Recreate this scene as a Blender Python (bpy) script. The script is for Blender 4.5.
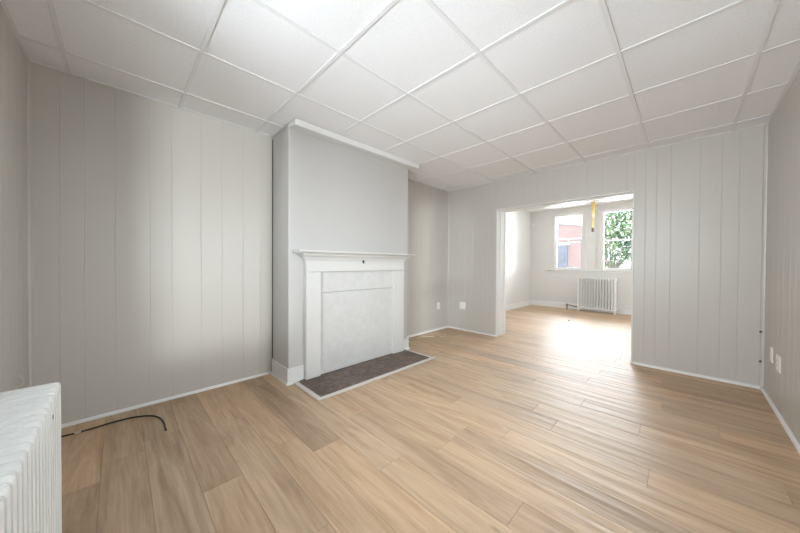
import bpy, bmesh, math, random
from mathutils import Vector, Matrix
for o in list(bpy.data.objects): bpy.data.objects.remove(o)
SC = bpy.context.scene; COL = SC.collection
R = random.Random(7)

# ------------------------------------------------------------------ camera
H = 2.461; DA = 3.043; DB = 4.259; DC = 0.517; DD = 0.4224; CAMZ = 1.1524
FX = 8.397; FH = 2.635; FYL = 3.15; FYR = -1.75; BT = 4.545
cam = bpy.data.cameras.new('camera'); co = bpy.data.objects.new('camera', cam); COL.objects.link(co)
yaw, pit, rol = 0.7898, -0.0099, 0.0058
fw = Vector((math.cos(yaw)*math.cos(pit), math.sin(yaw)*math.cos(pit), math.sin(pit)))
rt = Vector((math.sin(yaw), -math.cos(yaw), 0)); up = rt.cross(fw)
r2 = rt*math.cos(rol)+up*math.sin(rol); u2 = -rt*math.sin(rol)+up*math.cos(rol)
M = Matrix((r2, u2, -fw)).transposed().to_4x4(); M.translation = Vector((0, 0, CAMZ))
co.matrix_world = M
cam.sensor_width = 36; cam.lens = 283.5742/800*36; cam.clip_start = 0.02; cam.clip_end = 200
SC.camera = co

# ------------------------------------------------------------------ world, light, exposure
SC.view_settings.view_transform = 'Standard'; SC.view_settings.look = 'None'
SC.view_settings.exposure = 0.45; SC.view_settings.gamma = 1; SC.view_settings.use_curve_mapping = False
SC.cycles.max_bounces = 14; SC.cycles.diffuse_bounces = 10; SC.cycles.glossy_bounces = 4
SC.cycles.transparent_max_bounces = 12; SC.cycles.sample_clamp_indirect = 6
w = bpy.data.worlds.new('sky'); SC.world = w; w.use_nodes = True
bg = w.node_tree.nodes['Background']; bg.inputs[0].default_value = (0.86, 0.94, 1.0, 1); bg.inputs[1].default_value = 3.2

def area(name, loc, direction, sx, sy, power, color=(1, 1, 1), portal=False, spread=180):
    l = bpy.data.lights.new(name, 'AREA'); l.shape = 'RECTANGLE'; l.size = sx; l.size_y = sy
    l.energy = power; l.color = color; l.spread = math.radians(spread)
    if portal: l.cycles.is_portal = True
    o = bpy.data.objects.new(name, l); COL.objects.link(o)
    o.location = loc; o.rotation_euler = Vector(direction).to_track_quat('-Z', 'Y').to_euler()
    return o
# daylight enters through the far windows, the radiator window and the window behind the camera, plus fill from an added window
area('window_portal', (FX+0.16, 1.72, 1.75), (-1, 0, 0), 1.9, 1.5, 1, portal=True)
area('window_portal', (6.4, FYR-0.14, 1.6), (0, 1, 0), 1.7, 1.5, 1, portal=True)
area('daylight', (-DD-1.10, 0.75, 1.55), (1, 0.0, 0.0), 2.2, 1.6, 200, (0.90, 0.93, 1.0))
area('daylight', (1.6, -DC-1.40, 1.45), (0, 1, -0.05), 2.4, 1.3, 82, (0.93, 0.94, 1.0))  # fill lamp added outside the wide unseen window, evens out the fireplace wall
area('daylight', (-0.55, -2.6, 1.60), (0.25, 1, 0), 0.18, 0.16, 125, (0.92, 0.96, 1.0))
area('daylight', (FX+1.9, 2.15, 2.0), (-1, 0, -0.05), 2.4, 1.9, 760, (0.88, 0.91, 1.0))
area('daylight', (FX+0.45, 1.70, 1.80), (-1, 0, -0.1), 1.9, 1.5, 8, (0.95, 0.96, 1.0))
area('daylight', (6.4, FYR-0.9, 1.5), (0, 1, 0.0), 2.2, 1.6, 110, (1.0, 0.98, 0.95))

# ------------------------------------------------------------------ materials
def nt(name):
    m = bpy.data.materials.new(name); m.use_nodes = True; t = m.node_tree
    return m, t, t.nodes['Principled BSDF']
def N(t, kind, **kw):
    n = t.nodes.new(kind)
    for k, v in kw.items():
        if k.startswith('i_'):
            key = k[2:].replace('_', ' ')
            n.inputs[int(key) if key.isdigit() else key].default_value = v
        else: setattr(n, k, v)
    return n
def paint(name, col, rough=0.5, var=0.03, bump=0.05, scale=6, fine=180, spec=0.5):
    m, t, b = nt(name); L = t.links.new
    g = N(t, 'ShaderNodeNewGeometry')
    n = N(t, 'ShaderNodeTexNoise', i_Scale=scale, i_Detail=4.0); L(g.outputs['Position'], n.inputs['Vector'])
    mx = N(t, 'ShaderNodeMix', data_type='RGBA'); L(n.outputs['Fac'], mx.inputs['Factor'])
    mx.inputs['A'].default_value = (*[c*(1-var) for c in col], 1); mx.inputs['B'].default_value = (*[min(1, c*(1+var)) for c in col], 1)
    L(mx.outputs['Result'], b.inputs['Base Color'])
    b.inputs['Roughness'].default_value = rough; b.inputs['Specular IOR Level'].default_value = spec
    if bump:
        n2 = N(t, 'ShaderNodeTexNoise', i_Scale=fine, i_Detail=2.0); L(g.outputs['Position'], n2.inputs['Vector'])
        bp = N(t, 'ShaderNodeBump', i_Strength=bump, i_Distance=0.002); L(n2.outputs['Fac'], bp.inputs['Height']); L(bp.outputs['Normal'], b.inputs['Normal'])
    return m
WALL = paint('greige_panel_paint', (0.50, 0.474, 0.436), 0.38, 0.02, 0.15, 2.5, 60)
BREAST = paint('greige_plaster_paint', (0.52, 0.51, 0.495), 0.45, 0.02, 0.2, 4, 40)
WHITE = paint('white_gloss_paint', (0.73, 0.73, 0.72), 0.35, 0.02, 0.1, 8, 90)
FARW = paint('far_room_paint', (0.67, 0.66, 0.645), 0.5, 0.015, 0.1, 3, 50)
FARC = paint('far_ceiling_paint', (0.84, 0.84, 0.82), 0.6, 0.01, 0.1, 3, 50)
TILE = paint('mineral_fibre_tile', (0.85, 0.85, 0.865), 0.85, 0.08, 0.9, 95, 220, 0.2)
GRID = paint('white_enamel_tee', (0.77, 0.77, 0.775), 0.4, 0.01, 0.0)
MANTEL = paint('aged_white_mantel_paint', (0.645, 0.64, 0.625), 0.4, 0.02, 0.15, 9, 70)
RAD = paint('radiator_enamel', (0.76, 0.765, 0.75), 0.4, 0.03, 0.15, 20, 120)
PLATE = paint('ivory_plastic', (0.82, 0.80, 0.76), 0.3, 0.01, 0)
DARK = paint('dark_metal', (0.05, 0.045, 0.04), 0.5, 0.1, 0)
SLOT = paint('slot_black', (0.03, 0.03, 0.03), 0.6, 0.0, 0)
BRASS = paint('aged_brown_pipe', (0.16, 0.12, 0.09), 0.45, 0.2, 0.1, 30)
PIPEW = paint('grey_painted_pipe', (0.55, 0.53, 0.50), 0.45, 0.1, 0.1, 30)
CABLE = paint('black_cable_jacket', (0.018, 0.016, 0.015), 0.35, 0.1, 0)
CLIP = paint('clear_grey_tape', (0.55, 0.50, 0.44), 0.3, 0.05, 0)
STRING = paint('pale_string', (0.72, 0.62, 0.42), 0.8, 0.05, 0)
DOORM = paint('blue_grey_door', (0.17, 0.18, 0.225), 0.5, 0.05, 0)
COPING = paint('pale_coping', (0.45, 0.45, 0.46), 0.7, 0.05, 0)
GROUND = paint('grey_gravel', (0.22, 0.22, 0.20), 0.9, 0.15, 0.5, 3, 30)
BARK = paint('grey_brown_bark', (0.19, 0.17, 0.15), 0.9, 0.2, 0.6, 8, 30)
INFILL = None

def infill():
    m, t, b = nt('painted_board_infill'); L = t.links.new
    g = N(t, 'ShaderNodeNewGeometry'); n = N(t, 'ShaderNodeTexNoise', i_Scale=14.0, i_Detail=6.0, i_Roughness=0.65)
    L(g.outputs['Position'], n.inputs['Vector'])
    r = N(t, 'ShaderNodeValToRGB'); L(n.outputs['Fac'], r.inputs['Fac'])
    r.color_ramp.elements[0].position = 0.33; r.color_ramp.elements[0].color = (0.575, 0.575, 0.56, 1)
    r.color_ramp.elements[1].position = 0.6; r.color_ramp.elements[1].color = (0.625, 0.625, 0.615, 1)
    L(r.outputs['Color'], b.inputs['Base Color']); b.inputs['Roughness'].default_value = 0.45
    n2 = N(t, 'ShaderNodeTexNoise', i_Scale=35.0, i_Detail=5.0); L(g.outputs['Position'], n2.inputs['Vector'])
    bp = N(t, 'ShaderNodeBump', i_Strength=0.5, i_Distance=0.004); L(n2.outputs['Fac'], bp.inputs['Height']); L(bp.outputs['Normal'], b.inputs['Normal'])
    return m
INFILL = infill()

def slate():
    m, t, b = nt('brown_slate'); L = t.links.new
    g = N(t, 'ShaderNodeNewGeometry'); n = N(t, 'ShaderNodeTexNoise', i_Scale=9.0, i_Detail=8.0, i_Roughness=0.7)
    n.inputs['Distortion'].default_value = 1.2
    L(g.outputs['Position'], n.inputs['Vector'])
    r = N(t, 'ShaderNodeValToRGB'); L(n.outputs['Fac'], r.inputs['Fac']); e = r.color_ramp.elements
    e[0].position = 0.3; e[0].color = (0.05, 0.032, 0.022, 1); e[1].position = 0.7; e[1].color = (0.24, 0.18, 0.14, 1)
    k = e.new(0.5); k.color = (0.105, 0.070, 0.050, 1)
    L(r.outputs['Color'], b.inputs['Base Color']); b.inputs['Roughness'].default_value = 0.42
    bp = N(t, 'ShaderNodeBump', i_Strength=0.5, i_Distance=0.006); L(n.outputs['Fac'], bp.inputs['Height']); L(bp.outputs['Normal'], b.inputs['Normal'])
    return m
SLATE = slate()

def wood():
    m, t, b = nt('oak_vinyl_plank'); L = t.links.new
    oi = N(t, 'ShaderNodeObjectInfo'); g = N(t, 'ShaderNodeNewGeometry')
    # every plank shifts the grain by its own random number
    sc = N(t, 'ShaderNodeVectorMath', operation='MULTIPLY'); L(g.outputs['Position'], sc.inputs[0]); sc.inputs[1].default_value = (1, 0.085, 1)
    sh = N(t, 'ShaderNodeCombineXYZ'); mu = N(t, 'ShaderNodeMath', operation='MULTIPLY'); L(oi.outputs['Random'], mu.inputs[0]); mu.inputs[1].default_value = 37
    L(mu.outputs[0], sh.inputs[0]); L(mu.outputs[0], sh.inputs[2])
    ad = N(t, 'ShaderNodeVectorMath', operation='ADD'); L(sc.outputs[0], ad.inputs[0]); L(sh.outputs[0], ad.inputs[1])
    n = N(t, 'ShaderNodeTexNoise', i_Scale=9.0, i_Detail=9.0, i_Roughness=0.68); n.inputs['Distortion'].default_value = 1.6
    L(ad.outputs[0], n.inputs['Vector'])
    r = N(t, 'ShaderNodeValToRGB'); L(n.outputs['Fac'], r.inputs['Fac']); e = r.color_ramp.elements
    e[0].position = 0.28; e[0].color = (0.32, 0.20, 0.118, 1); e[1].position = 0.72; e[1].color = (0.62, 0.46, 0.315, 1)
    k = e.new(0.48); k.color = (0.49, 0.338, 0.212, 1)
    f = N(t, 'ShaderNodeTexNoise', i_Scale=75.0, i_Detail=3.0); L(ad.outputs[0], f.inputs['Vector'])
    m1 = N(t, 'ShaderNodeMapRange', i_1=0.3, i_2=0.7, i_3=0.92, i_4=1.06); L(f.outputs['Fac'], m1.inputs[0])
    mm = N(t, 'ShaderNodeVectorMath', operation='SCALE'); L(r.outputs['Color'], mm.inputs[0]); L(m1.outputs[0], mm.inputs['Scale'])
    tone = N(t, 'ShaderNodeVectorMath', operation='MULTIPLY'); L(mm.outputs[0], tone.inputs[0]); L(oi.outputs['Color'], tone.inputs[1])
    # knots
    v = N(t, 'ShaderNodeTexVoronoi', i_Scale=3.1); v.inputs['Randomness'].default_value = 1
    s2 = N(t, 'ShaderNodeVectorMath', operation='MULTIPLY'); L(g.outputs['Position'], s2.inputs[0]); s2.inputs[1].default_value = (1.6, 0.6, 1)
    L(s2.outputs[0], v.inputs['Vector'])
    kr = N(t, 'ShaderNodeMapRange', i_1=0.015, i_2=0.075, i_3=0.55, i_4=1.0); L(v.outputs['Distance'], kr.inputs[0])
    kk = N(t, 'ShaderNodeVectorMath', operation='SCALE'); L(tone.outputs[0], kk.inputs[0]); L(kr.outputs[0], kk.inputs['Scale'])
    L(kk.outputs[0], b.inputs['Base Color'])
    rr = N(t, 'ShaderNodeMapRange', i_1=0.3, i_2=0.7, i_3=0.50, i_4=0.62); L(n.outputs['Fac'], rr.inputs[0]); L(rr.outputs[0], b.inputs['Roughness'])
    b.inputs['Specular IOR Level'].default_value = 0.85
    bp = N(t, 'ShaderNodeBump', i_Strength=0.35, i_Distance=0.0015); L(f.outputs['Fac'], bp.inputs['Height'])
    # slight waviness of the laid boards across their width
    wv = N(t, 'ShaderNodeTexNoise', i_Scale=16.0, i_Detail=2.0); L(sc.outputs[0], wv.inputs['Vector'])
    bp2 = N(t, 'ShaderNodeBump', i_Strength=1.0, i_Distance=0.010); L(wv.outputs['Fac'], bp2.inputs['Height']); L(bp.outputs['Normal'], bp2.inputs['Normal'])
    L(bp2.outputs['Normal'], b.inputs['Normal'])
    return m
WOOD = wood()
SUB = paint('dark_joint', (0.30, 0.20, 0.13), 0.8, 0.1, 0)

def glass():
    m = bpy.data.materials.new('window_glass'); m.use_nodes = True; t = m.node_tree; t.nodes.clear(); L = t.links.new
    o = N(t, 'ShaderNodeOutputMaterial'); mx = N(t, 'ShaderNodeMixShader'); tr = N(t, 'ShaderNodeBsdfTransparent'); gl = N(t, 'ShaderNodeBsdfGlossy')
    tr.inputs[0].default_value = (0.95, 0.97, 0.96, 1); gl.inputs['Roughness'].default_value = 0.02
    fr = N(t, 'ShaderNodeFresnel', i_IOR=1.45); L(fr.outputs[0], mx.inputs[0]); L(tr.outputs[0], mx.inputs[1]); L(gl.outputs[0], mx.inputs[2]); L(mx.outputs[0], o.inputs[0])
    return m
GLASS = glass()

def brick():
    m, t, b = nt('pink_brick'); L = t.links.new
    g = N(t, 'ShaderNodeNewGeometry'); s = N(t, 'ShaderNodeSeparateXYZ'); c = N(t, 'ShaderNodeCombineXYZ'); L(g.outputs['Position'], s.inputs[0])
    L(s.outputs['Y'], c.inputs['X']); L(s.outputs['Z'], c.inputs['Y'])
    k = N(t, 'ShaderNodeTexBrick', i_Scale=1.0); L(c.outputs[0], k.inputs['Vector'])
    k.inputs['Color1'].default_value = (0.40, 0.26, 0.25, 1); k.inputs['Color2'].default_value = (0.34, 0.21, 0.205, 1); k.inputs['Mortar'].default_value = (0.30, 0.26, 0.25, 1)
    k.inputs['Brick Width'].default_value = 0.21; k.inputs['Row Height'].default_value = 0.075; k.inputs['Mortar Size'].default_value = 0.008
    L(k.outputs['Color'], b.inputs['Base Color']); b.inputs['Roughness'].default_value = 0.9
    return m
BRICK = brick()
def leaf():
    m, t, b = nt('pale_green_leaf'); L = t.links.new
    g = N(t, 'ShaderNodeNewGeometry'); n = N(t, 'ShaderNodeTexNoise', i_Scale=2.5, i_Detail=5.0); L(g.outputs['Position'], n.inputs['Vector'])
    r = N(t, 'ShaderNodeValToRGB'); L(n.outputs['Fac'], r.inputs['Fac']); e = r.color_ramp.elements
    e[0].position = 0.35; e[0].color = (0.06, 0.11, 0.08, 1); e[1].position = 0.65; e[1].color = (0.24, 0.31, 0.14, 1)
    L(r.outputs['Color'], b.inputs['Base Color']); b.inputs['Roughness'].default_value = 0.6
    return m
LEAF = leaf()
def ribbon_mat():
    m, t, b = nt('amber_fly_paper'); b.inputs['Base Color'].default_value = (0.72, 0.50, 0.12, 1); b.inputs['Roughness'].default_value = 0.25
    b.inputs['Coat Weight'].default_value = 0.5
    g = N(t, 'ShaderNodeNewGeometry'); n = N(t, 'ShaderNodeTexNoise', i_Scale=60.0); t.links.new(g.outputs['Position'], n.inputs['Vector'])
    r = N(t, 'ShaderNodeValToRGB'); t.links.new(n.outputs['Fac'], r.inputs['Fac']); e = r.color_ramp.elements
    e[0].position = 0.3; e[0].color = (0.35, 0.24, 0.06, 1); e[1].position = 0.45; e[1].color = (0.80, 0.60, 0.20, 1)
    t.links.new(r.outputs['Color'], b.inputs['Base Color'])
    return m
FLY = ribbon_mat()

# ------------------------------------------------------------------ mesh helpers
def BM(): return bmesh.new()
def box(bm, x0, x1, y0, y1, z0, z1, bev=0.0, seg=1):
    if x0 > x1: x0, x1 = x1, x0
    if y0 > y1: y0, y1 = y1, y0
    vs = [bm.verts.new((x, y, z)) for x in (x0, x1) for y in (y0, y1) for z in (z0, z1)]
    fs = [(0, 1, 3, 2), (4, 6, 7, 5), (0, 4, 5, 1), (2, 3, 7, 6), (0, 2, 6, 4), (1, 5, 7, 3)]
    faces = [bm.faces.new([vs[i] for i in f]) for f in fs]
    if bev:
        es = list({e for f in faces for e in f.edges})
        bmesh.ops.bevel(bm, geom=es, offset=bev, segments=seg, affect='EDGES', profile=0.6)
    return bm
def prism(bm, pts, axis, a, b):
    """extrude the closed 2-D outline pts along axis between a and b"""
    def P(u, v, s): return {'x': (s, u, v), 'y': (u, s, v), 'z': (u, v, s)}[axis]
    A = [bm.verts.new(P(u, v, a)) for u, v in pts]; B = [bm.verts.new(P(u, v, b)) for u, v in pts]
    n = len(pts)
    for i in range(n): bm.faces.new((A[i], A[(i+1) % n], B[(i+1) % n], B[i]))
    bm.faces.new(A[::-1]); bm.faces.new(B)
    return bm
def tube(bm, pts, r, n=8, cap=True):
    pts = [Vector(p) for p in pts]; rings = []; prev = None
    for i, p in enumerate(pts):
        d = (pts[min(i+1, len(pts)-1)]-pts[max(i-1, 0)]).normalized()
        if prev is None:
            a = d.orthogonal().normalized()
        else:
            a = (prev-d*prev.dot(d)).normalized()
        prev = a; b = d.cross(a); rr = r[i] if isinstance(r, (list, tuple)) else r
        rings.append([bm.verts.new(p+a*math.cos(2*math.pi*k/n)*rr+b*math.sin(2*math.pi*k/n)*rr) for k in range(n)])
    for q, s in zip(rings, rings[1:]):
        for k in range(n): bm.faces.new((q[k], q[(k+1) % n], s[(k+1) % n], s[k]))
    if cap: bm.faces.new(rings[0][::-1]); bm.faces.new(rings[-1])
    return bm
def cat(pts, n=6):
    pts = [Vector(p) for p in pts]; out = []
    for i in range(len(pts)-1):
        p0, p1, p2, p3 = pts[max(i-1, 0)], pts[i], pts[i+1], pts[min(i+2, len(pts)-1)]
        for k in range(n):
            t = k/n; out.append(0.5*((2*p1)+(p2-p0)*t+(2*p0-5*p1+4*p2-p3)*t*t+(3*p1-p0-3*p2+p3)*t**3))
    return out+[pts[-1]]
def obj(name, bm, mat, parent=None, smooth=False, origin=None):
    bmesh.ops.recalc_face_normals(bm, faces=bm.faces)
    if origin is None and parent is None and len(bm.verts):
        xs = [v.co for v in bm.verts]
        origin = Vector(((min(c.x for c in xs)+max(c.x for c in xs))/2, (min(c.y for c in xs)+max(c.y for c in xs))/2, min(c.z for c in xs)))
    if origin is not None:
        bmesh.ops.translate(bm, verts=bm.verts, vec=-Vector(origin))
    me = bpy.data.meshes.new(name); bm.to_mesh(me); bm.free()
    for p in me.polygons: p.use_smooth = smooth
    me.materials.append(mat)
    o = bpy.data.objects.new(name, me); COL.objects.link(o)
    if origin is not None: o.location = origin
    if parent:
        o.parent = parent
        if origin is None: o.location = -parent.location
        else: o.location = Vector(origin)-parent.location
        o.location = o.location if parent.parent is None else o.location-parent.parent.location
    return o
def inst(src, parent, dloc, name=None):
    c = src.copy(); c.parent = parent; c.location = src.location+Vector(dloc); COL.objects.link(c); return c
def empty(name, loc, label, catg, group=None):
    o = bpy.data.objects.new(name, None); COL.objects.link(o); o.location = loc; o.empty_display_size = 0.1
    return tag(o, label, catg, group)
def tag(o, label, catg, group=None):
    o['label'] = label; o['category'] = catg
    if group: o['group'] = group
    return o
def struct(name, bm, mat, label, catg='wall', smooth=False):
    o = obj(name, bm, mat, smooth=smooth, origin=(0, 0, 0)); o['kind'] = 'structure'; o['label'] = label; o['category'] = catg
    return o
def holed(bm, axis, p0, p1, u0, u1, z0, z1, holes):
    """wall slab between p0,p1 on axis; spans u0..u1, z0..z1 with rectangular holes (ua,ub,za,zb) sorted in u"""
    def bx(a, b, c, d):
        if b-a < 1e-5 or d-c < 1e-5: return
        if axis == 'x': box(bm, p0, p1, a, b, c, d)
        else: box(bm, a, b, p0, p1, c, d)
    u = u0
    for (a, b, c, d) in sorted(holes):
        bx(u, a, z0, z1); bx(a, b, z0, c); bx(a, b, d, z1); u = b
    bx(u, u1, z0, z1)
    return bm

# ------------------------------------------------------------------ floor
bm = BM(); box(bm, -DD-0.25, FX+0.25, -DC-0.25, FYL+0.2, -0.12, -0.005); box(bm, BT, FX+0.25, FYR-0.2, -DC-0.25, -0.12, -0.005)
floor = struct('floor', bm, SUB, 'light oak plank floor running through both rooms', 'floor')
PW, PL = 0.183, 1.22; x = -0.073-2*PW; k = -2
tones = {}
meshes = {}
ends = {1: 2.44, 2: 1.69, 5: 1.59, 9: 1.08}
dark = {(2, 1): .80, (5, 1): .76, (9, 0): .83, (1, 1): .86, (1, 0): .88, (2, 0): .97, (0, 1): .84, (3, 0): 1.04, (6, 0): 1.0, (4, 1): .92}
NPL = 0
while x < FX:
    xa, xb = max(x, -DD), min(x+PW, FX)
    lo = -DC if x < BT-0.05 else FYR; hi = DA if x < BT-0.1 else FYL
    if x < DB: hi = DA
    st = ends.get(k, R.uniform(0, PL)+0.4)
    while st > lo: st -= PL
    y = st; 
    while y < hi:
        ya, yb = max(y, lo), min(y+PL, hi)
        e0 = ends.get(k)
        idx = 1 if (e0 is not None and ya >= e0-0.01) else 0
        if yb-ya > 0.01 and xb-xa > 0.01:
            key = (round(xb-xa, 4), round(yb-ya, 4))
            g = 0.0006
            if key in meshes:
                o = bpy.data.objects.new('plank', meshes[key]); COL.objects.link(o); o.location = (xa, ya, 0); o.parent = floor
            else:
                b = BM(); W, Ln = key; t = 0.0007
                lv = [(g, g), (W-g, g), (W-g, Ln-g), (g, Ln-g)]
                tv = [(g+t, g+t), (W-g-t, g+t), (W-g-t, Ln-g-t), (g+t, Ln-g-t)]
                A = [b.verts.new((u, v, -0.0045)) for u, v in lv]; Bq = [b.verts.new((u, v, -0.0008)) for u, v in lv]; Cq = [b.verts.new((u, v, 0)) for u, v in tv]
                for i in range(4):
                    j = (i+1) % 4; b.faces.new((A[i], A[j], Bq[j], Bq[i])); b.faces.new((Bq[i], Bq[j], Cq[j], Cq[i]))
                b.faces.new(Cq); b.faces.new(A[::-1])
                o = obj('plank', b, WOOD, floor); o.location = (xa, ya, 0); meshes[key] = o.data
            tn = R.uniform(0.86, 1.10)
            if (k, idx) in dark and lo < 0.5: tn = dark[(k, idx)]
            wr = R.uniform(-0.03, 0.03)
            o.color = (tn*(1+wr), tn, tn*(1-wr), 1); NPL += 1
        y += PL
    x += PW; k += 1

# ------------------------------------------------------------------ walls
TH = 0.12
BD = 0.0022      # board thickness in front of the wall slab
def boards(parent, axis, face, inward, cuts, z0, z1, hole=None):
    """V-grooved wall boards, each its own object; face = wall plane; inward = direction the boards stand proud from slab"""
    for a, b in zip(cuts, cuts[1:]):
        zr = [(z0, z1)]
        if hole and b > hole[0]+1e-4 and a < hole[1]-1e-4:
            zr = [(z0, hole[2]), (hole[3], z1)]
        for (c, d) in zr:
            if d-c < 0.02: continue
            g = 0.0006; v = 0.0032
            pts = [(a+g, 0), (a+g, BD*0.35), (a+g+v, BD), (b-g-v, BD), (b-g, BD*0.35), (b-g, 0)]
            m_ = BM()
            if axis == 'y': prism(m_, [(u, face-inward*(BD-w_)) for u, w_ in pts], 'z', c, d)
            else: prism(m_, [(face-inward*(BD-w_), u) for u, w_ in pts], 'z', c, d)
            obj('wall_board', m_, WALL, parent)
# wall A (left in the photograph, with the fireplace); boards face -y
bm = BM(); box(bm, -DD-TH, BT, DA+BD, DA+TH, -0.004, H+0.06)
wA = struct('wall_left', bm, WALL, 'long grooved panel wall behind the white fireplace')
cutsA = [-DD, -.291, -.178, -.021, .178, .317, .52, .682, .86, 1.02, 1.14]
boards(wA, 'y', DA, -1, cutsA, 0, H)
boards(wA, 'y', DA, -1, [2.77, 2.90, 3.12, 3.28, 3.49, 3.70, 3.86, 4.03, DB], 0, H)
# wall B with the wide opening; boards face -x
OY0, OY1, OZ = 0.433, 2.125, 2.022
bm = BM(); holed(bm, 'x', DB+BD, BT-BD, -DC-TH, DA+TH, -0.004, H+0.06, [(OY0, OY1, -0.004, OZ)])
wB = struct('wall_front', bm, WALL, 'grooved panel wall with the wide opening to the far room')
cutsB = [-DC, -.356, -.242, -.093, .122, .238, .332, OY0]
boards(wB, 'x', DB, -1, cutsB, 0, H)
boards(wB, 'x', DB, -1, [OY0, .463+.04, .738, .90, 1.12, 1.30, 1.508, 1.70, 1.86, OY1], OZ, H)
boards(wB, 'x', DB, -1, [OY1, 2.27, 2.36, 2.55, 2.70, 2.81, 2.95, DA], 0, H)
# far side of wall B, plain
bm = BM(); holed(bm, 'x', BT-BD, BT, FYR, FYL, 0, FH, [(OY0, OY1, 0, OZ)])
wBb = struct('wall_opening_back', bm, FARW, 'plain far-room side of the opening wall')
# wall C (right) with a window behind the camera and an added wide fill window; boards face +y
CW = (-0.33, 0.14, 1.10, 2.02); CW2 = (0.80, 2.40, 0.70, 1.85)
bm = BM(); holed(bm, 'y', -DC-TH, -DC-BD, -DD-TH, BT, -0.004, H+0.06, [CW, CW2])
wC = struct('wall_right', bm, WALL, 'grooved panel wall at the right edge with switch and outlet')
boards(wC, 'y', -DC, 1, [CW2[1], 2.45, 2.60, 2.83, 3.03, 3.22, 3.36, 3.55, 3.72, 3.95, 4.1, DB], 0, H)
boards(wC, 'y', -DC, 1, [-DD, CW[0]], 0, H)
boards(wC, 'y', -DC, 1, [CW[0], -0.1, CW[1]], 0, H, hole=CW)
boards(wC, 'y', -DC, 1, [CW[1], .4, .6, CW2[0]], 0, H)
boards(wC, 'y', -DC, 1, [CW2[0], 1.0, 1.15, 1.4, 1.6, 1.8, 2.05, 2.25, CW2[1]], 0, H, hole=CW2)
# wall D (near left) with the radiator window; boards face +x
DW = (0.0, 1.72, 0.95, 2.1)
bm = BM(); holed(bm, 'x', -DD-TH, -DD-BD, -DC-TH, DA+TH, -0.004, H+0.06, [DW])
wD = struct('wall_back', bm, WALL, 'grooved panel wall at the left edge behind the near radiator')
boards(wD, 'x', -DD, 1, [DW[1], 1.95, 2.10, 2.31, 2.45, 2.60, 2.76, 2.90, DA-BD], 0, H)
boards(wD, 'x', -DD, 1, [-DC+BD, -.3, DW[0]], 0, H)
boards(wD, 'x', -DD, 1, [DW[0], .2, .4, .65, .85, 1.1, 1.3, 1.5, DW[1]], 0, H, hole=DW)

# far room shell
bm = BM(); W1 = (1.855, 2.516, 1.02, 2.47); W2 = (0.86, 1.467, 1.02, 2.47)
holed(bm, 'x', FX, FX+0.16, FYR-0.1, FYL+0.1, -0.004, FH+0.05, [W2, W1])
wF = struct('wall_far', bm, FARW, 'pale far wall with two windows above a white radiator')
bm = BM(); box(bm, BT-BD, FX, FYL, FYL+0.1, -0.004, FH+0.05)
wFL = struct('wall_far_left', bm, FARW, 'bright pale side wall of the far room')
bm = BM(); holed(bm, 'y', FYR-0.1, FYR, BT, FX, -0.004, FH+0.05, [(5.55, 7.25, 0.9, 2.35)])
wFR = struct('wall_far_right', bm, FARW, 'side wall of the far room out of sight behind the opening wall')
bm = BM(); box(bm, BT-0.006, FX, FYR, FYL, FH, FH+0.05)
cF = struct('ceiling', bm, FARC, 'smooth white ceiling of the far room', 'ceiling')
bm = BM(); box(bm, BT, BT+0.05, FYR-0.1, -DC-TH, -0.004, FH+0.05)
struct('wall_far_near', bm, FARW, 'return wall of the far room out of sight')

# chimney breast
CX0, CX1, CY = 1.14, 2.772, 2.648
bm = BM(); box(bm, CX0, CX1, CY, DA-0.001, 0, H, 0.004)
wCh = struct('wall_chimney', bm, BREAST, 'smooth greige chimney breast rising above the mantel')
# dark gap where the breast meets the panelled wall
bm = BM(); box(bm, CX0-0.006, CX0, DA-0.012, DA-0.002, 0.16, H-0.03)
struct('trim_1', bm, DARK, 'thin dark crack where chimney breast meets the panel wall', 'trim')

# suspended ceiling
bm = BM(); box(bm, -DD-TH, BT, -DC-TH, DA+TH, H+0.03, H+0.09)
ceil = struct('ceiling', bm, TILE, 'suspended ceiling of square white fibre tiles above the main room', 'ceiling')
S = 0.6096; XL = [0.979+S*i for i in range(-2, 6)]; YL = [1.528+S*j for j in range(-3, 3)]
xe = [-DD]+XL+[DB]; ye = [-DC]+YL+[DA]
def tile_mesh(x0, x1, y0, y1, sag):
    b = BM(); n = 6; vs = {}; sc_ = min(1, (x1-x0)/S)*min(1, (y1-y0)/S)
    for i in range(n+1):
        for j in range(n+1):
            u, v = i/n, j/n; d = sag*sc_*(1-(2*u-1)**2)*(1-(2*v-1)**2)
            vs[i, j] = b.verts.new((x0+(x1-x0)*u, y0+(y1-y0)*v, H+0.0052-d))
    for i in range(n):
        for j in range(n): b.faces.new((vs[i, j], vs[i, j+1], vs[i+1, j+1], vs[i+1, j]))
    top = [b.verts.new((p, q, H+0.02)) for p, q in ((x0, y0), (x1, y0), (x1, y1), (x0, y1))]
    cp = {k_: b.verts.new(v_.co) for k_, v_ in vs.items()}
    vs = cp
    rim = [[vs[i, 0] for i in range(n+1)], [vs[n, j] for j in range(n+1)], [vs[i, n] for i in range(n, -1, -1)], [vs[0, j] for j in range(n, -1, -1)]]
    for k_, e in enumerate(rim): b.faces.new(e+[top[(k_+1) % 4], top[k_]])
    b.faces.new(top)
    return b
for i in range(len(xe)-1):
    for j in range(len(ye)-1):
        x0, x1, y0, y1 = xe[i]+.002, xe[i+1]-.002, ye[j]+.002, ye[j+1]-.002
        if y0 >= CY and x0 > CX0 and x1 < CX1: continue
        o = obj('ceiling_tile', tile_mesh(x0, x1, y0, y1, R.uniform(0.0005, 0.004)), TILE, ceil, smooth=True)
        for p in o.data.polygons: p.use_smooth = len(p.vertices) == 4 and p.center.z < H+0.003
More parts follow.
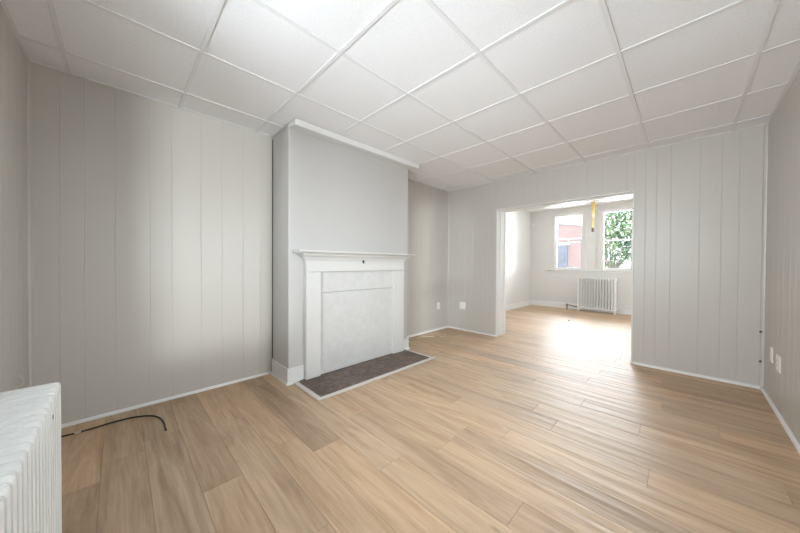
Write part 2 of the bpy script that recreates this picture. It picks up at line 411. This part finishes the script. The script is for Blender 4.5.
def bar(x0, x1, y0, y1, drop=0.0):
    b = BM(); box(b, x0, x1, y0, y1, H-0.001-drop, H+0.004, 0.0008); obj('grid_bar', b, GRID, ceil)
def clipx(y): # runs in x at given y
    if y > CY-0.01: return [(-DD, CX0), (CX1, DB)]
    return [(-DD, DB)]
g = 0.0115
for y in YL:
    for a, b in clipx(y): bar(a, b, y-g, y+g, 0.0006)
for x in XL:
    top_ = CY-0.002 if CX0 < x < CX1 else DA
    ys = [-DC]+[y for y in YL if y < top_]+[top_]
    for a, b in zip(ys, ys[1:]): bar(x-g, x+g, a+g, b-g if b != top_ else b)
for a, b in ((-DD, CX0), (CX1, DB)): bar(a, b, DA-0.02, DA)
bar(-DD, DB, -DC, -DC+0.02); bar(-DD, -DD+0.02, -DC+0.02, DA-0.02); bar(DB-0.02, DB, -DC+0.02, DA-0.02)
bar(CX0-0.02, CX0, CY, DA-0.02); bar(CX1, CX1+0.02, CY, DA-0.02)

# ------------------------------------------------------------------ trims
def quarter(bm, axis, a, b, px, py, sx, sy, r):
    """quarter-round along axis between a and b, corner at (px,py) growing toward sx,sy"""
    pts = [(0, 0)]+[(r*math.cos(t*math.pi/8), r*math.sin(t*math.pi/8)) for t in range(5)]
    prism(bm, [(px+sx*u, py+sy*v) for u, v in pts], axis, a, b)
    return bm
r_ = 0.017
n = 2
def trim(bm, label, mat=WHITE, catg='trim'):
    global n
    o = struct('trim_%d' % n, bm, mat, label, catg); n += 1; return o
def base(name, bm, label): return struct(name, bm, WHITE, label, 'baseboard')
b = BM(); prism(b, [(DA, 0), (DA, 0.022), (DA-0.006, 0.020), (DA-0.011, 0.010), (DA-0.012, 0)], 'x', -DD, CX0); base('baseboard_left', b, 'narrow white shoe strip at the foot of the long panel wall')
b = BM(); prism(b, [(DA, 0), (DA, 0.030), (DA-0.006, 0.028), (DA-0.014, 0.012), (DA-0.015, 0)], 'x', CX1, DB-0.016); base('baseboard_alcove', b, 'narrow white shoe strip in the alcove right of the chimney breast')
b = BM(); prism(b, [(DB, 0), (DB, 0.022), (DB-0.005, 0.020), (DB-0.013, 0.010), (DB-0.014, 0)], 'y', OY1, DA); base('baseboard_front_left', b, 'narrow white shoe strip left of the opening')
b = BM(); prism(b, [(DB, 0), (DB, 0.026), (DB-0.005, 0.024), (DB-0.013, 0.010), (DB-0.014, 0)], 'y', -DC+0.016, OY0-0.01); base('baseboard_front_right', b, 'narrow white shoe strip right of the opening')
b = BM(); prism(b, [(-DC, 0), (-DC, 0.026), (-DC+0.006, 0.024), (-DC+0.015, 0.012), (-DC+0.016, 0)], 'x', 0.6, DB); base('baseboard_right', b, 'narrow white shoe strip at the foot of the right wall')
b = BM(); prism(b, [(-DD, 0), (-DD, 0.03), (-DD+0.006, 0.028), (-DD+0.014, 0.012), (-DD+0.015, 0)], 'y', 1.7, DA-0.016); base('baseboard_back', b, 'narrow white shoe strip behind the near radiator')
# chimney base blocks with shoe
b = BM(); box(b, CX0-0.014, CX0, CY-0.014, DA-0.016, 0, 0.15, 0.002); box(b, CX0, 1.287, CY-0.014, CY, 0, 0.15, 0.002)
prism(b, [(CX0-0.014, 0), (CX0-0.014, 0.016), (CX0-0.024, 0.012), (CX0-0.028, 0)], 'y', CY-0.028, DA-0.016)
prism(b, [(CY-0.014, 0), (CY-0.014, 0.016), (CY-0.024, 0.012), (CY-0.028, 0)], 'x', CX0-0.028, 1.24)
base('baseboard_chimney_left', b, 'tall white baseboard wrapping the left corner of the chimney breast')
b = BM(); box(b, 2.652, CX1, CY-0.014, CY, 0, 0.15, 0.002); box(b, CX1, CX1+0.014, CY-0.014, DA-0.016, 0, 0.15, 0.002)
prism(b, [(CX1+0.014, 0), (CX1+0.014, 0.016), (CX1+0.024, 0.012), (CX1+0.028, 0)], 'y', CY-0.028, DA-0.016)
prism(b, [(CY-0.014, 0), (CY-0.014, 0.016), (CY-0.024, 0.012), (CY-0.028, 0)], 'x', 2.70, CX1+0.028)
base('baseboard_chimney_right', b, 'tall white baseboard at the right corner of the chimney breast')
# crown on chimney breast
b = BM(); prism(b, [(CY-0.001, H-0.036), (CY-0.110, H-0.046), (CY-0.118, H-0.054), (CY-0.148, H-0.060), (CY-0.156, H-0.056), (CY-0.158, H-0.002), (CY-0.001, H-0.002)], 'x', CX0-0.008, 2.812)
trim(b, 'white crown moulding along the top of the chimney breast')
# corner strips
b = BM(); quarter(b, 'z', 0.03, H, -DD, DA, 1, -1, 0.016); trim(b, 'pale vertical corner strip left of the long panel wall', WALL)
b = BM(); quarter(b, 'z', 0.03, H, DB, DA, -1, -1, 0.018); trim(b, 'pale vertical corner strip in the alcove corner', WALL)
b = BM(); quarter(b, 'z', 0.03, H, DB, -DC, -1, 1, 0.024); cs = trim(b, 'pale vertical corner strip at the right end of the opening wall', WALL)
for z in (0.538, 0.262):
    b = BM(); tube(b, [(DB-0.018, -DC+0.020, z), (DB-0.025, -DC+0.026, z)], [0.010, 0.008], 8); obj('nail_head', b, DARK, cs)
# opening lining: jambs + head, with a small casing bead
b = BM(); box(b, DB-0.004, BT+0.004, OY1-0.012, OY1, 0.0, OZ, 0.002); box(b, DB+0.09, DB+0.125, OY1-0.026, OY1-0.012, 0, OZ-0.012, 0.003); box(b, BT-0.04, BT+0.012, OY1-0.022, OY1-0.012, 0, OZ-0.012, 0.002)
box(b, DB-0.010, BT, OY1-0.020, OY1-0.012, 0, 0.028, 0.002)
trim(b, 'white left jamb lining of the wide opening')
b = BM(); box(b, DB-0.004, BT+0.004, OY0, OY0+0.012, 0.0, OZ, 0.002); box(b, DB-0.012, DB, OY0-0.004, OY0+0.014, 0, 0.030, 0.002)
trim(b, 'white right jamb lining of the wide opening')
b = BM(); box(b, DB-0.004, BT+0.004, OY0+0.012, OY1-0.012, OZ-0.012, OZ, 0.002); box(b, DB+0.09, DB+0.125, OY0+0.012, OY1-0.026, OZ-0.026, OZ-0.012, 0.003)
trim(b, 'white head lining across the top of the wide opening')
# far room baseboards
def fb(name, bm, l): return struct(name, bm, WHITE, l, 'baseboard')
b = BM(); prism(b, [(FX, 0), (FX, 0.135), (FX-0.012, 0.125), (FX-0.016, 0.02), (FX-0.028, 0.012), (FX-0.030, 0)], 'y', FYR, FYL); fb('baseboard_far', b, 'white baseboard under the far windows')
b = BM(); prism(b, [(FYL, 0), (FYL, 0.135), (FYL-0.012, 0.125), (FYL-0.016, 0.02), (FYL-0.028, 0.012), (FYL-0.030, 0)], 'x', BT, FX-0.03); fb('baseboard_far_left', b, 'white baseboard on the far room side wall')

# ------------------------------------------------------------------ windows
def sash(parent, name, x, y0, y1, z0, z1, st, rt_, rb):
    b = BM(); d = 0.018
    box(b, x-d, x+d, y0, y0+st, z0, z1, 0.003); box(b, x-d, x+d, y1-st, y1, z0, z1, 0.003)
    box(b, x-d, x+d, y0+st, y1-st, z1-rt_, z1, 0.003); box(b, x-d, x+d, y0+st, y1-st, z0, z0+rb, 0.003)
    s = obj(name, b, WHITE, parent)
    g_ = BM(); box(g_, x-0.003, x+0.003, y0+st, y1-st, z0+rb, z1-rt_); obj('pane', g_, GLASS, s)
    return s
def window_x(name, w_, label, lm=(0.075, 0.075)):
    y0, y1, z0, z1 = w_
    b = BM()
    holed(b, 'x', FX-0.018, FX, y0-lm[0], y1+lm[1], z0-0.0, z1+0.085, [(y0, y1, z0, z1)])
    box(b, FX-0.026, FX-0.018, y0-lm[0]-0.008, y1+lm[1]+0.008, z1+0.062, z1+0.088, 0.003)
    box(b, FX-0.024, FX-0.018, y0-lm[0], y0-lm[0]+0.016, z0, z1+0.06, 0.002); box(b, FX-0.024, FX-0.018, y1+lm[1]-0.016, y1+lm[1], z0, z1+0.06, 0.002)
    # liner of the hole
    holed(b, 'x', FX, FX+0.16, y0-0.001, y1+0.001, z0-0.001, z1+0.001, [(y0+0.012, y1-0.012, z0+0.012, z1-0.012)])
    o = struct(name, b, FARW, label, 'window')
    zm = 1.755
    sash(o, 'upper_sash', FX+0.085, y0+0.012, y1-0.012, zm-0.015, z1-0.012, 0.026, 0.030, 0.035)
    sash(o, 'lower_sash', FX+0.045, y0+0.012, y1-0.012, z0+0.012, zm+0.018, 0.034, 0.035, 0.050)
    b = BM(); box(b, FX+0.006, FX+0.028, (y0+y1)/2-0.03, (y0+y1)/2+0.03, zm+0.018, zm+0.030, 0.003); obj('sash_lock', b, WHITE, o)
    return o
window_x('window_1', W1, 'left far window looking onto the pink brick building')
window_x('window_2', W2, 'right far window looking onto the green shrub')
b = BM(); prism(b, [(FX, .955), (FX-0.015, .955), (FX-0.018, 1.0), (FX-0.055, 1.002), (FX-0.060, 1.010), (FX-0.055, 1.021), (FX, 1.021)], 'y', 0.72, 2.70)
trim(b, 'white sill shelf running under both far windows', WHITE, 'window sill')
# window behind the camera on the right wall and window over the radiator
def window_plain(name, axis, face, out, w_, label, casement=False):
    a, c, z0, z1 = w_; b = BM(); f1 = face; f2 = face+out*0.13; lo, hi = min(f1, f2), max(f1, f2)
    holed(b, axis, lo, hi, a-0.001, c+0.001, z0-0.001, z1+0.001, [(a+0.015, c-0.015, z0+0.015, z1-0.015)])
    i1 = face-out*0.018; holed(b, axis, min(face, i1), max(face, i1), a-0.07, c+0.07, z0-0.07, z1+0.07, [(a, c, z0, z1)])
    o = struct(name, b, WHITE, label, 'window')
    p = face+out*0.07; zm = (z0+z1)/2
    for nm, za, zb in ([('casement_sash', z0+0.015, z1-0.015)] if casement else [('lower_sash', z0+0.015, zm), ('upper_sash', zm, z1-0.015)]):
        s = BM(); holed(s, axis, p-0.015, p+0.015, a+0.015, c-0.015, za, zb, [(a+0.05, c-0.05, za+0.035, zb-0.035)]); so = obj(nm, s, WHITE, o)
        q = BM()
        if axis == 'x': box(q, p-0.003, p+0.003, a+0.05, c-0.05, za+0.035, zb-0.035)
        else: box(q, a+0.05, c-0.05, p-0.003, p+0.003, za+0.035, zb-0.035)
        obj('pane', q, GLASS, so)
    return o
window_plain('window_3', 'x', -DD, -1, DW, 'window above the near radiator beside the camera')
window_plain('window_4', 'x' if 0 else 'y', FYR, -1, (5.55, 7.25, 0.9, 2.35), 'side window of the far room out of sight')
window_plain('window_5', 'y', -DC, -1, CW, 'narrow window in the right wall behind the camera', True)
window_plain('fill_window', 'y', -DC, -1, CW2, 'unseen wide window added in the right wall for even fill light')  # added opening, out of view, that lets the fill lamp in

# ------------------------------------------------------------------ fireplace surround
FS = empty('fireplace_surround', (1.965, CY, 0), 'white painted wooden mantelpiece with closed-off firebox against the chimney breast', 'fireplace')
FY = 2.591; BK = CY-0.001; L0, L1, R0, R1 = 1.292, 1.449, 2.463, 2.645
PT = 1.066
for (a, c) in ((L0, L1), (R0, R1)):
    b = BM(); box(b, a, c, FY, BK, 0.012, PT, 0.003); 
    obj('pilaster', b, MANTEL, FS)
b = BM(); box(b, L0, R1, FY-0.001, BK, PT+0.001, 1.186, 0.003); obj('frieze', b, MANTEL, FS)
def rings(bm, prof, x0, x1, yf, yb):
    rr = []
    for z, o in prof: rr.append([bm.verts.new(p) for p in ((x0-o, yf-o, z), (x1+o, yf-o, z), (x1+o, yb, z), (x0-o, yb, z))])
    for p, q in zip(rr, rr[1:]):
        for k in range(4): bm.faces.new((p[k], p[(k+1) % 4], q[(k+1) % 4], q[k]))
    bm.faces.new(rr[0][::-1]); bm.faces.new(rr[-1]); return bm
b = BM(); rings(b, [(1.187, .004), (1.187, .014), (1.204, .014), (1.205, .024), (1.214, .027), (1.222, .038), (1.228, .044), (1.229, .058), (1.238, .060), (1.246, .068), (1.252, .078)], L0, R1, FY, BK)
obj('bed_moulding', b, MANTEL, FS)
b = BM(); prism(b, [(BK, 1.253), (FY-0.075, 1.253), (FY-0.088, 1.258), (FY-0.092, 1.268), (FY-0.090, 1.277), (BK, 1.280)], 'x', 1.180, 2.756); obj('mantel_shelf', b, MANTEL, FS)
b = BM(); box(b, L1+0.001, R0-0.001, FY+0.026, BK, 0.852, PT, 0.002); obj('infill_panel', b, INFILL, FS)
b = BM(); box(b, L1+0.001, R0-0.001, FY+0.030, BK, 0.012, 0.849, 0.002); obj('infill_panel', b, INFILL, FS)
b = BM(); tube(b, [(1.975, FY-0.001, 1.178), (1.975, FY-0.012, 1.178)], 0.012, 10); box(b, 1.968, 1.982, FY-0.020, FY-0.008, 1.150, 1.180, 0.003); h_ = obj('hook', b, DARK, FS)
h_['label'] = 'small dark metal hook'
# hearth
HX0, HX1, HY0, HY1 = 1.222, 2.695, 2.182, CY-0.002
HE = empty('hearth', (1.965, 2.4, 0), 'dark brown slate hearth slab with pale edging in front of the fireplace', 'hearth')
b = BM(); box(b, HX0, HX1, HY0, HY1, 0.0, 0.010, 0.001); obj('slate_slab', b, SLATE, HE)
def strip(x0, x1, y0, y1): 
    b = BM(); box(b, x0, x1, y0, y1, 0.0, 0.013, 0.003); obj('edge_strip', b, STRIP, HE)
STRIP = paint('pale_grey_edging', (0.60, 0.57, 0.53), 0.4, 0.03, 0)
strip(HX0-0.046, HX1+0.050, HY0-0.040, HY0); strip(HX0-0.046, HX0, HY0, CY-0.030); strip(HX1, HX1+0.030, HY0, CY-0.030)

# ------------------------------------------------------------------ near radiator (against wall_back)
NR = empty('radiator', (-0.245, 0.62, 0), 'white cast-iron radiator in the left foreground, cut by the photo edge', 'radiator', 'cast-iron radiators')
P = 0.0445; y = 1.587; rz = 0.721
def near_sec(y1, feet=False):
    x0, x1 = -0.345, -0.150; r = 0.012; pts = []
    def arc(cx, cz, a0, a1):
        for k_ in range(5):
            a = math.radians(a0+(a1-a0)*k_/4); pts.append((cx+r*math.cos(a), cz+r*math.sin(a)))
    arc(x1-r, rz-r, 0, 90); arc(x0+r, rz-r, 90, 180); arc(x0+r, 0.08+r, 180, 270); arc(x1-r, 0.08+r, 270, 360)
    b = BM(); prism(b, pts, 'y', y1-0.0360, y1)
    bmesh.ops.bevel(b, geom=[e for e in b.edges if abs(e.verts[0].co.y-e.verts[1].co.y) < 1e-6], offset=0.004, segments=2, affect='EDGES')
    if feet:
        for xa in (x0+0.01, x1-0.045): box(b, xa, xa+0.035, y1-0.034, y1-0.004, 0.0, 0.09, 0.006)
    return b
s0 = obj('radiator_section', near_sec(y, True), RAD, NR)
s1 = obj('radiator_section', near_sec(y-P), RAD, NR)
NS = 42
for i in range(2, NS-1): inst(s1, NR, (0, -P*(i-1), 0))
inst(s0, NR, (0, -P*(NS-1), 0))
b = BM(); 
for z in (0.65, 0.14): tube(b, [(-0.247, y-0.01, z), (-0.247, y-P*NS+0.02, z)], 0.022, 10)
obj('hub_pipe', b, RAD, NR)
b = BM(); box(b, -0.1520, -0.1485, 1.40, 1.407, 0.655, 0.668, 0.001); v = obj('vent_hole', b, DARK, NR)

# ------------------------------------------------------------------ far radiator
FR = empty('radiator', (8.215, 1.52, 0), 'white column radiator under the far windows', 'radiator', 'cast-iron radiators')
FR['group'] = 'cast-iron radiators'
def far_sec(yc, feet=False):
    b = BM()
    for xx in (8.145, 8.19, 8.235, 8.28): tube(b, [(xx, yc, 0.10), (xx, yc, 0.80)], 0.0115, 8)
    box(b, 8.130, 8.295, yc-0.024, yc+0.024, 0.785, 0.838, 0.012, 2); box(b, 8.130, 8.295, yc-0.024, yc+0.024, 0.07, 0.12, 0.012, 2)
    if feet:
        for xx in (8.145, 8.28): tube(b, [(xx, yc, 0.0), (xx, yc, 0.03), (xx, yc, 0.10)], [0.020, 0.014, 0.016], 8)
        for xx in (8.145, 8.28): tube(b, [(xx, yc, 0.09), (xx, yc, 0.80)], 0.018, 8)
    return b
NF = 14; P2 = 0.0562; ya = 1.885
f0 = obj('radiator_section', far_sec(ya, True), RAD, FR); f1 = obj('radiator_section', far_sec(ya-P2), RAD, FR)
for i in range(2, NF-1): inst(f1, FR, (0, -P2*(i-1), 0))
inst(f0, FR, (0, -P2*(NF-1), 0))
yb_ = ya-P2*(NF-1)
b = BM(); tube(b, [(8.215, 2.155, 0.0), (8.215, 2.155, 0.12)], 0.016, 8); tube(b, [(8.215, 2.155, 0.09), (8.215, 2.155, 0.15)], [0.028, 0.024], 8); tube(b, cat([(8.215, 2.155, 0.125), (8.215, 2.10, 0.118), (8.215, 2.0, 0.10), (8.215, ya+0.02, 0.095)]), 0.012, 8)
pp = obj('inlet_pipe', b, BRASS, FR); pp['label'] = 'dark brown inlet pipe'
b = BM(); tube(b, [(8.215, yb_-0.085, 0.0), (8.215, yb_-0.085, 0.09)], 0.016, 8); tube(b, [(8.215, yb_-0.085, 0.085), (8.215, yb_-0.085, 0.15)], [0.030, 0.022], 8); tube(b, [(8.215, yb_-0.085, 0.095), (8.215, yb_-0.015, 0.095)], 0.016, 8)
pp = obj('valve', b, PIPEW, FR); pp['label'] = 'grey valve'

# ------------------------------------------------------------------ outlets and switch
def plate(name, axis, face, sgn, u, z, w_, h, label, catg, kind, gangs=1):
    o = empty(name, (u, face, z-h/2) if axis == 'y' else (face, u, z-h/2), label, catg)
    def bx(bm_, ua, ub, d0, d1, za, zb, bev):
        f0_, f1_ = sorted((face+sgn*d0, face+sgn*d1))
        if axis == 'y': box(bm_, ua, ub, f0_, f1_, za, zb, bev)
        else: box(bm_, f0_, f1_, ua, ub, za, zb, bev)
    b = BM(); bx(b, u-w_/2, u+w_/2, 0.0005, 0.008, z-h/2, z+h/2, 0.0025); obj('cover_plate', b, PLATE, o)
    for g_ in range(gangs):
        uc = u+(g_-(gangs-1)/2)*0.046
        if kind == 'outlet':
            for dz in (-0.022, 0.022):
                b = BM(); bx(b, uc-0.016, uc+0.016, 0.008, 0.0105, z+dz-0.014, z+dz+0.014, 0.002); rcp = obj('receptacle', b, PLATE, o)
                b = BM()
                for du in (-0.006, 0.006): bx(b, uc+du-0.001, uc+du+0.001, 0.0104, 0.0110, z+dz-0.005, z+dz+0.006, 0)
                obj('slot', b, SLOT, rcp)
        else:
            b = BM(); bx(b, uc-0.016, uc+0.016, 0.008, 0.0115, z-0.033, z+0.033, 0.002); obj('rocker', b, PLATE, o)
    return o
plate('wall_outlet', 'y', DA, -1, 3.962, 0.421, 0.074, 0.118, 'single ivory outlet on the alcove wall right of the chimney breast', 'outlet', 'outlet')
plate('wall_outlet', 'x', DB, -1, 2.737, 0.428, 0.116, 0.118, 'square double ivory outlet left of the wide opening', 'outlet', 'outlet', 2)
plate('wall_switch', 'y', -DC, 1, 3.885, 0.408, 0.078, 0.125, 'flat white cover plate on the right wall, nearer the corner', 'switch', 'switch')
plate('wall_outlet', 'y', -DC, 1, 3.635, 0.395, 0.13, 0.125, 'white outlet standing proud on the right wall, nearer the camera', 'outlet', 'outlet', 1)

# ------------------------------------------------------------------ cable on the floor
pts = [(-0.40, 2.90, 0.006), (-0.277, 2.872, 0.006), (-0.207, 2.862, 0.007), (-0.135, 2.866, 0.006), (-0.008, 2.875, 0.006), (0.097, 2.850, 0.007), (0.182, 2.778, 0.008), (0.222, 2.655, 0.008), (0.225, 2.491, 0.006)]
b = BM(); tube(b, cat(pts, 8), 0.0055, 8)
cb = tag(obj('cable', b, CABLE, smooth=True), 'thin black cable curling along the floor by the left wall', 'cable')
b = BM(); tube(b, [(-0.215, 2.8625, 0.007), (-0.185, 2.8628, 0.007)], 0.0072, 8); t_ = obj('tape', b, CLIP, cb); t_['label'] = 'pale tape wrap'
# string tangle in the alcove corner
b = BM(); sp = [(2.95, 2.90), (3.15, 2.78), (3.30, 2.93), (3.55, 2.80), (3.42, 2.96), (3.75, 2.88), (3.60, 2.70), (3.86, 2.80), (3.95, 2.93)]
tube(b, cat([(p[0], p[1], 0.003+0.003*(i_ % 2)) for i_, p in enumerate(sp)], 8), 0.0028, 6)
tag(obj('string', b, STRING, smooth=True), 'thin pale string lying tangled on the alcove floor', 'string')
# small scrap in the far room
b = BM(); q = on = None
box(b, 6.52, 6.56, 1.665, 1.69, 0.0, 0.012, 0.003); tag(obj('debris', b, DARK), 'tiny dark scrap on the far room floor', 'scrap')
# fly paper
FP = empty('fly_paper', (5.4, 1.06, FH), 'amber fly paper ribbon hanging in front of the far windows', 'fly paper')
b = BM(); seg = 40; zt, zb2 = FH-0.03, 1.74; A = []
for i in range(seg+1):
    t = i/seg; a = math.pi/4+math.sin(t*9)*0.55; z = zt+(zb2-zt)*t
    dx, dy = math.sin(a)*0.026, math.cos(a)*0.026
    nx, ny = -math.cos(a)*0.0006, math.sin(a)*0.0006
    A.append([b.verts.new((5.4+dx+nx, 1.06-dy+ny, z)), b.verts.new((5.4-dx+nx, 1.06+dy+ny, z)), b.verts.new((5.4-dx-nx, 1.06+dy-ny, z)), b.verts.new((5.4+dx-nx, 1.06-dy-ny, z))])
for p, q in zip(A, A[1:]):
    for k in range(4): b.faces.new((p[k], p[(k+1) % 4], q[(k+1) % 4], q[k]))
b.faces.new(A[0][::-1]); b.faces.new(A[-1]); obj('ribbon', b, FLY, FP, smooth=False)
b = BM(); tube(b, [(5.4, 1.06, 1.745), (5.4, 1.06, 1.74), (5.4, 1.06, 1.685), (5.4, 1.06, 1.68)], [0.012, 0.018, 0.018, 0.012], 12); c_ = obj('canister', b, BRASS, FP); c_['label'] = 'small brown paper tube'
b = BM(); tube(b, [(5.4, 1.06, FH), (5.4, 1.06, FH-0.035)], 0.003, 6); obj('pin', b, PIPEW, FP)
# hooks
b = BM(); tube(b, cat([(-DD+0.001, 2.70, 0.44), (-DD+0.02, 2.70, 0.44), (-DD+0.028, 2.69, 0.47), (-DD+0.015, 2.66, 0.51)]), 0.005, 6)
tag(obj('wire_stub', b, PIPEW), 'short bent wire stub on the wall behind the near radiator', 'wire')
b = BM(); box(b, FX-0.008, FX-0.0005, 3.05, 3.10, 2.24, 2.30, 0.002); tube(b, cat([(FX-0.008, 3.075, 2.28), (FX-0.05, 3.06, 2.27), (FX-0.06, 3.02, 2.30)]), 0.006, 6)
tag(obj('curtain_hook', b, WHITE), 'small white curtain hook high in the far corner', 'hook')

# ------------------------------------------------------------------ outside
GZ = -0.55
bm = BM(); box(bm, FX+0.2, 60, -40, 45, GZ-0.2, GZ); box(bm, -40, FX+0.2, -40, FYR-0.25, GZ-0.2, GZ); gr = struct('ground', bm, GROUND, 'gravel ground outside the far windows', 'ground')
GB = empty('brick_building', (15.5, 6.5, GZ), 'pink brick outbuilding with low curved parapet seen through left window', 'building')
arc = []
ycn, zr = 5.6, 3.18
outl = [(2.87, GZ), (2.87, 2.48)]
for i in range(0, 21):
    yy = 2.93+(10.5-2.93)*i/20; u = (yy-6.2)/3.9
    outl.append((yy, 2.50+0.50*max(0.0, 1-u*u)**0.8 if abs(u) < 1 else 2.50))
outl += [(10.5, GZ)]
b = BM(); prism(b, outl, 'x', 13.0, 18.0); obj('wall', b, BRICK, GB)
b = BM(); top = outl[1:-1]; lo = [(p[0], p[1]+0.0) for p in top]; hi_ = [(p[0], p[1]+0.075) for p in top]
prism(b, lo+hi_[::-1], 'x', 12.93, 13.35); obj('coping', b, COPING, GB)
b = BM(); box(b, 12.96, 12.999, 3.40, 4.35, GZ, 1.93, 0.01); dd = obj('door', b, DOORM, GB); dd['label'] = 'blue-grey door'
for zc in (0.2, 0.9, 1.45):
    b = BM(); box(b, 12.945, 12.96, 3.50, 4.25, zc-0.2, zc+0.2, 0.008); obj('door_panel', b, DOORM, dd)
b = BM(); box(b, 12.95, 12.999, 3.30, 4.45, 1.94, 2.04, 0.01); obj('lintel', b, COPING, GB)
b = BM(); box(b, 12.96, 12.999, 2.90, 10.4, 2.16, 2.22, 0.01); obj('band_course', b, COPING, GB)
# low wall to the right
b = BM(); box(b, 13.5, 13.75, 2.05, 2.85, GZ, 1.32, 0.01); lw = tag(obj('garden_wall', b, BRICK), 'low brick wall end beside the shrub', 'wall')
# shrub
SH = empty('shrub', (11.0, 1.55, GZ), 'tall multi-stemmed green shrub outside the right far window', 'shrub')
RS = random.Random(3); tips = []
for i in range(11):
    a = RS.uniform(-1, 1); d = RS.uniform(-1, 1)
    p0 = Vector((11.0+0.05*d, 1.62+0.03*a, GZ)); p1 = Vector((11+0.08*d, 1.62+0.08*a, 0.9)); p2 = Vector((11+0.3*d, 1.55+0.45*a, 1.6)); p3 = Vector((11+0.7*d, 1.45+1.0*a, RS.uniform(2.3, 3.3)))
    b = BM(); pts = cat([p0, p1, p2, p3], 5); rr = [0.020*(1-j/len(pts))+0.006 for j in range(len(pts))]; tube(b, pts, rr, 6); obj('stem', b, BARK, SH); tips += pts[9:]
b = BM()
for i in range(6500):
    if i % 3: 
        c = RS.choice(tips)+Vector((RS.gauss(0, .22), RS.gauss(0, .22), RS.gauss(0, .18)))
    else:
        c = Vector((11+RS.gauss(0, .5), 1.35+RS.gauss(0, .55), 2.55+RS.gauss(0, .42)))
    if c.z < 1.75 and RS.random() < 0.6: continue
    if c.y > 1.98: continue
    s = RS.uniform(.03, .055); u = Vector((RS.gauss(0, 1), RS.gauss(0, 1), RS.gauss(0, 1))).normalized(); v = u.orthogonal().normalized()
    vs = [b.verts.new(c+u*s*1.4), b.verts.new(c+v*s*.6), b.verts.new(c-u*s*1.4), b.verts.new(c-v*s*.6)]; b.faces.new(vs)
fo = obj('foliage', b, LEAF, SH); fo['kind'] = 'stuff'
print('planks', NPL)
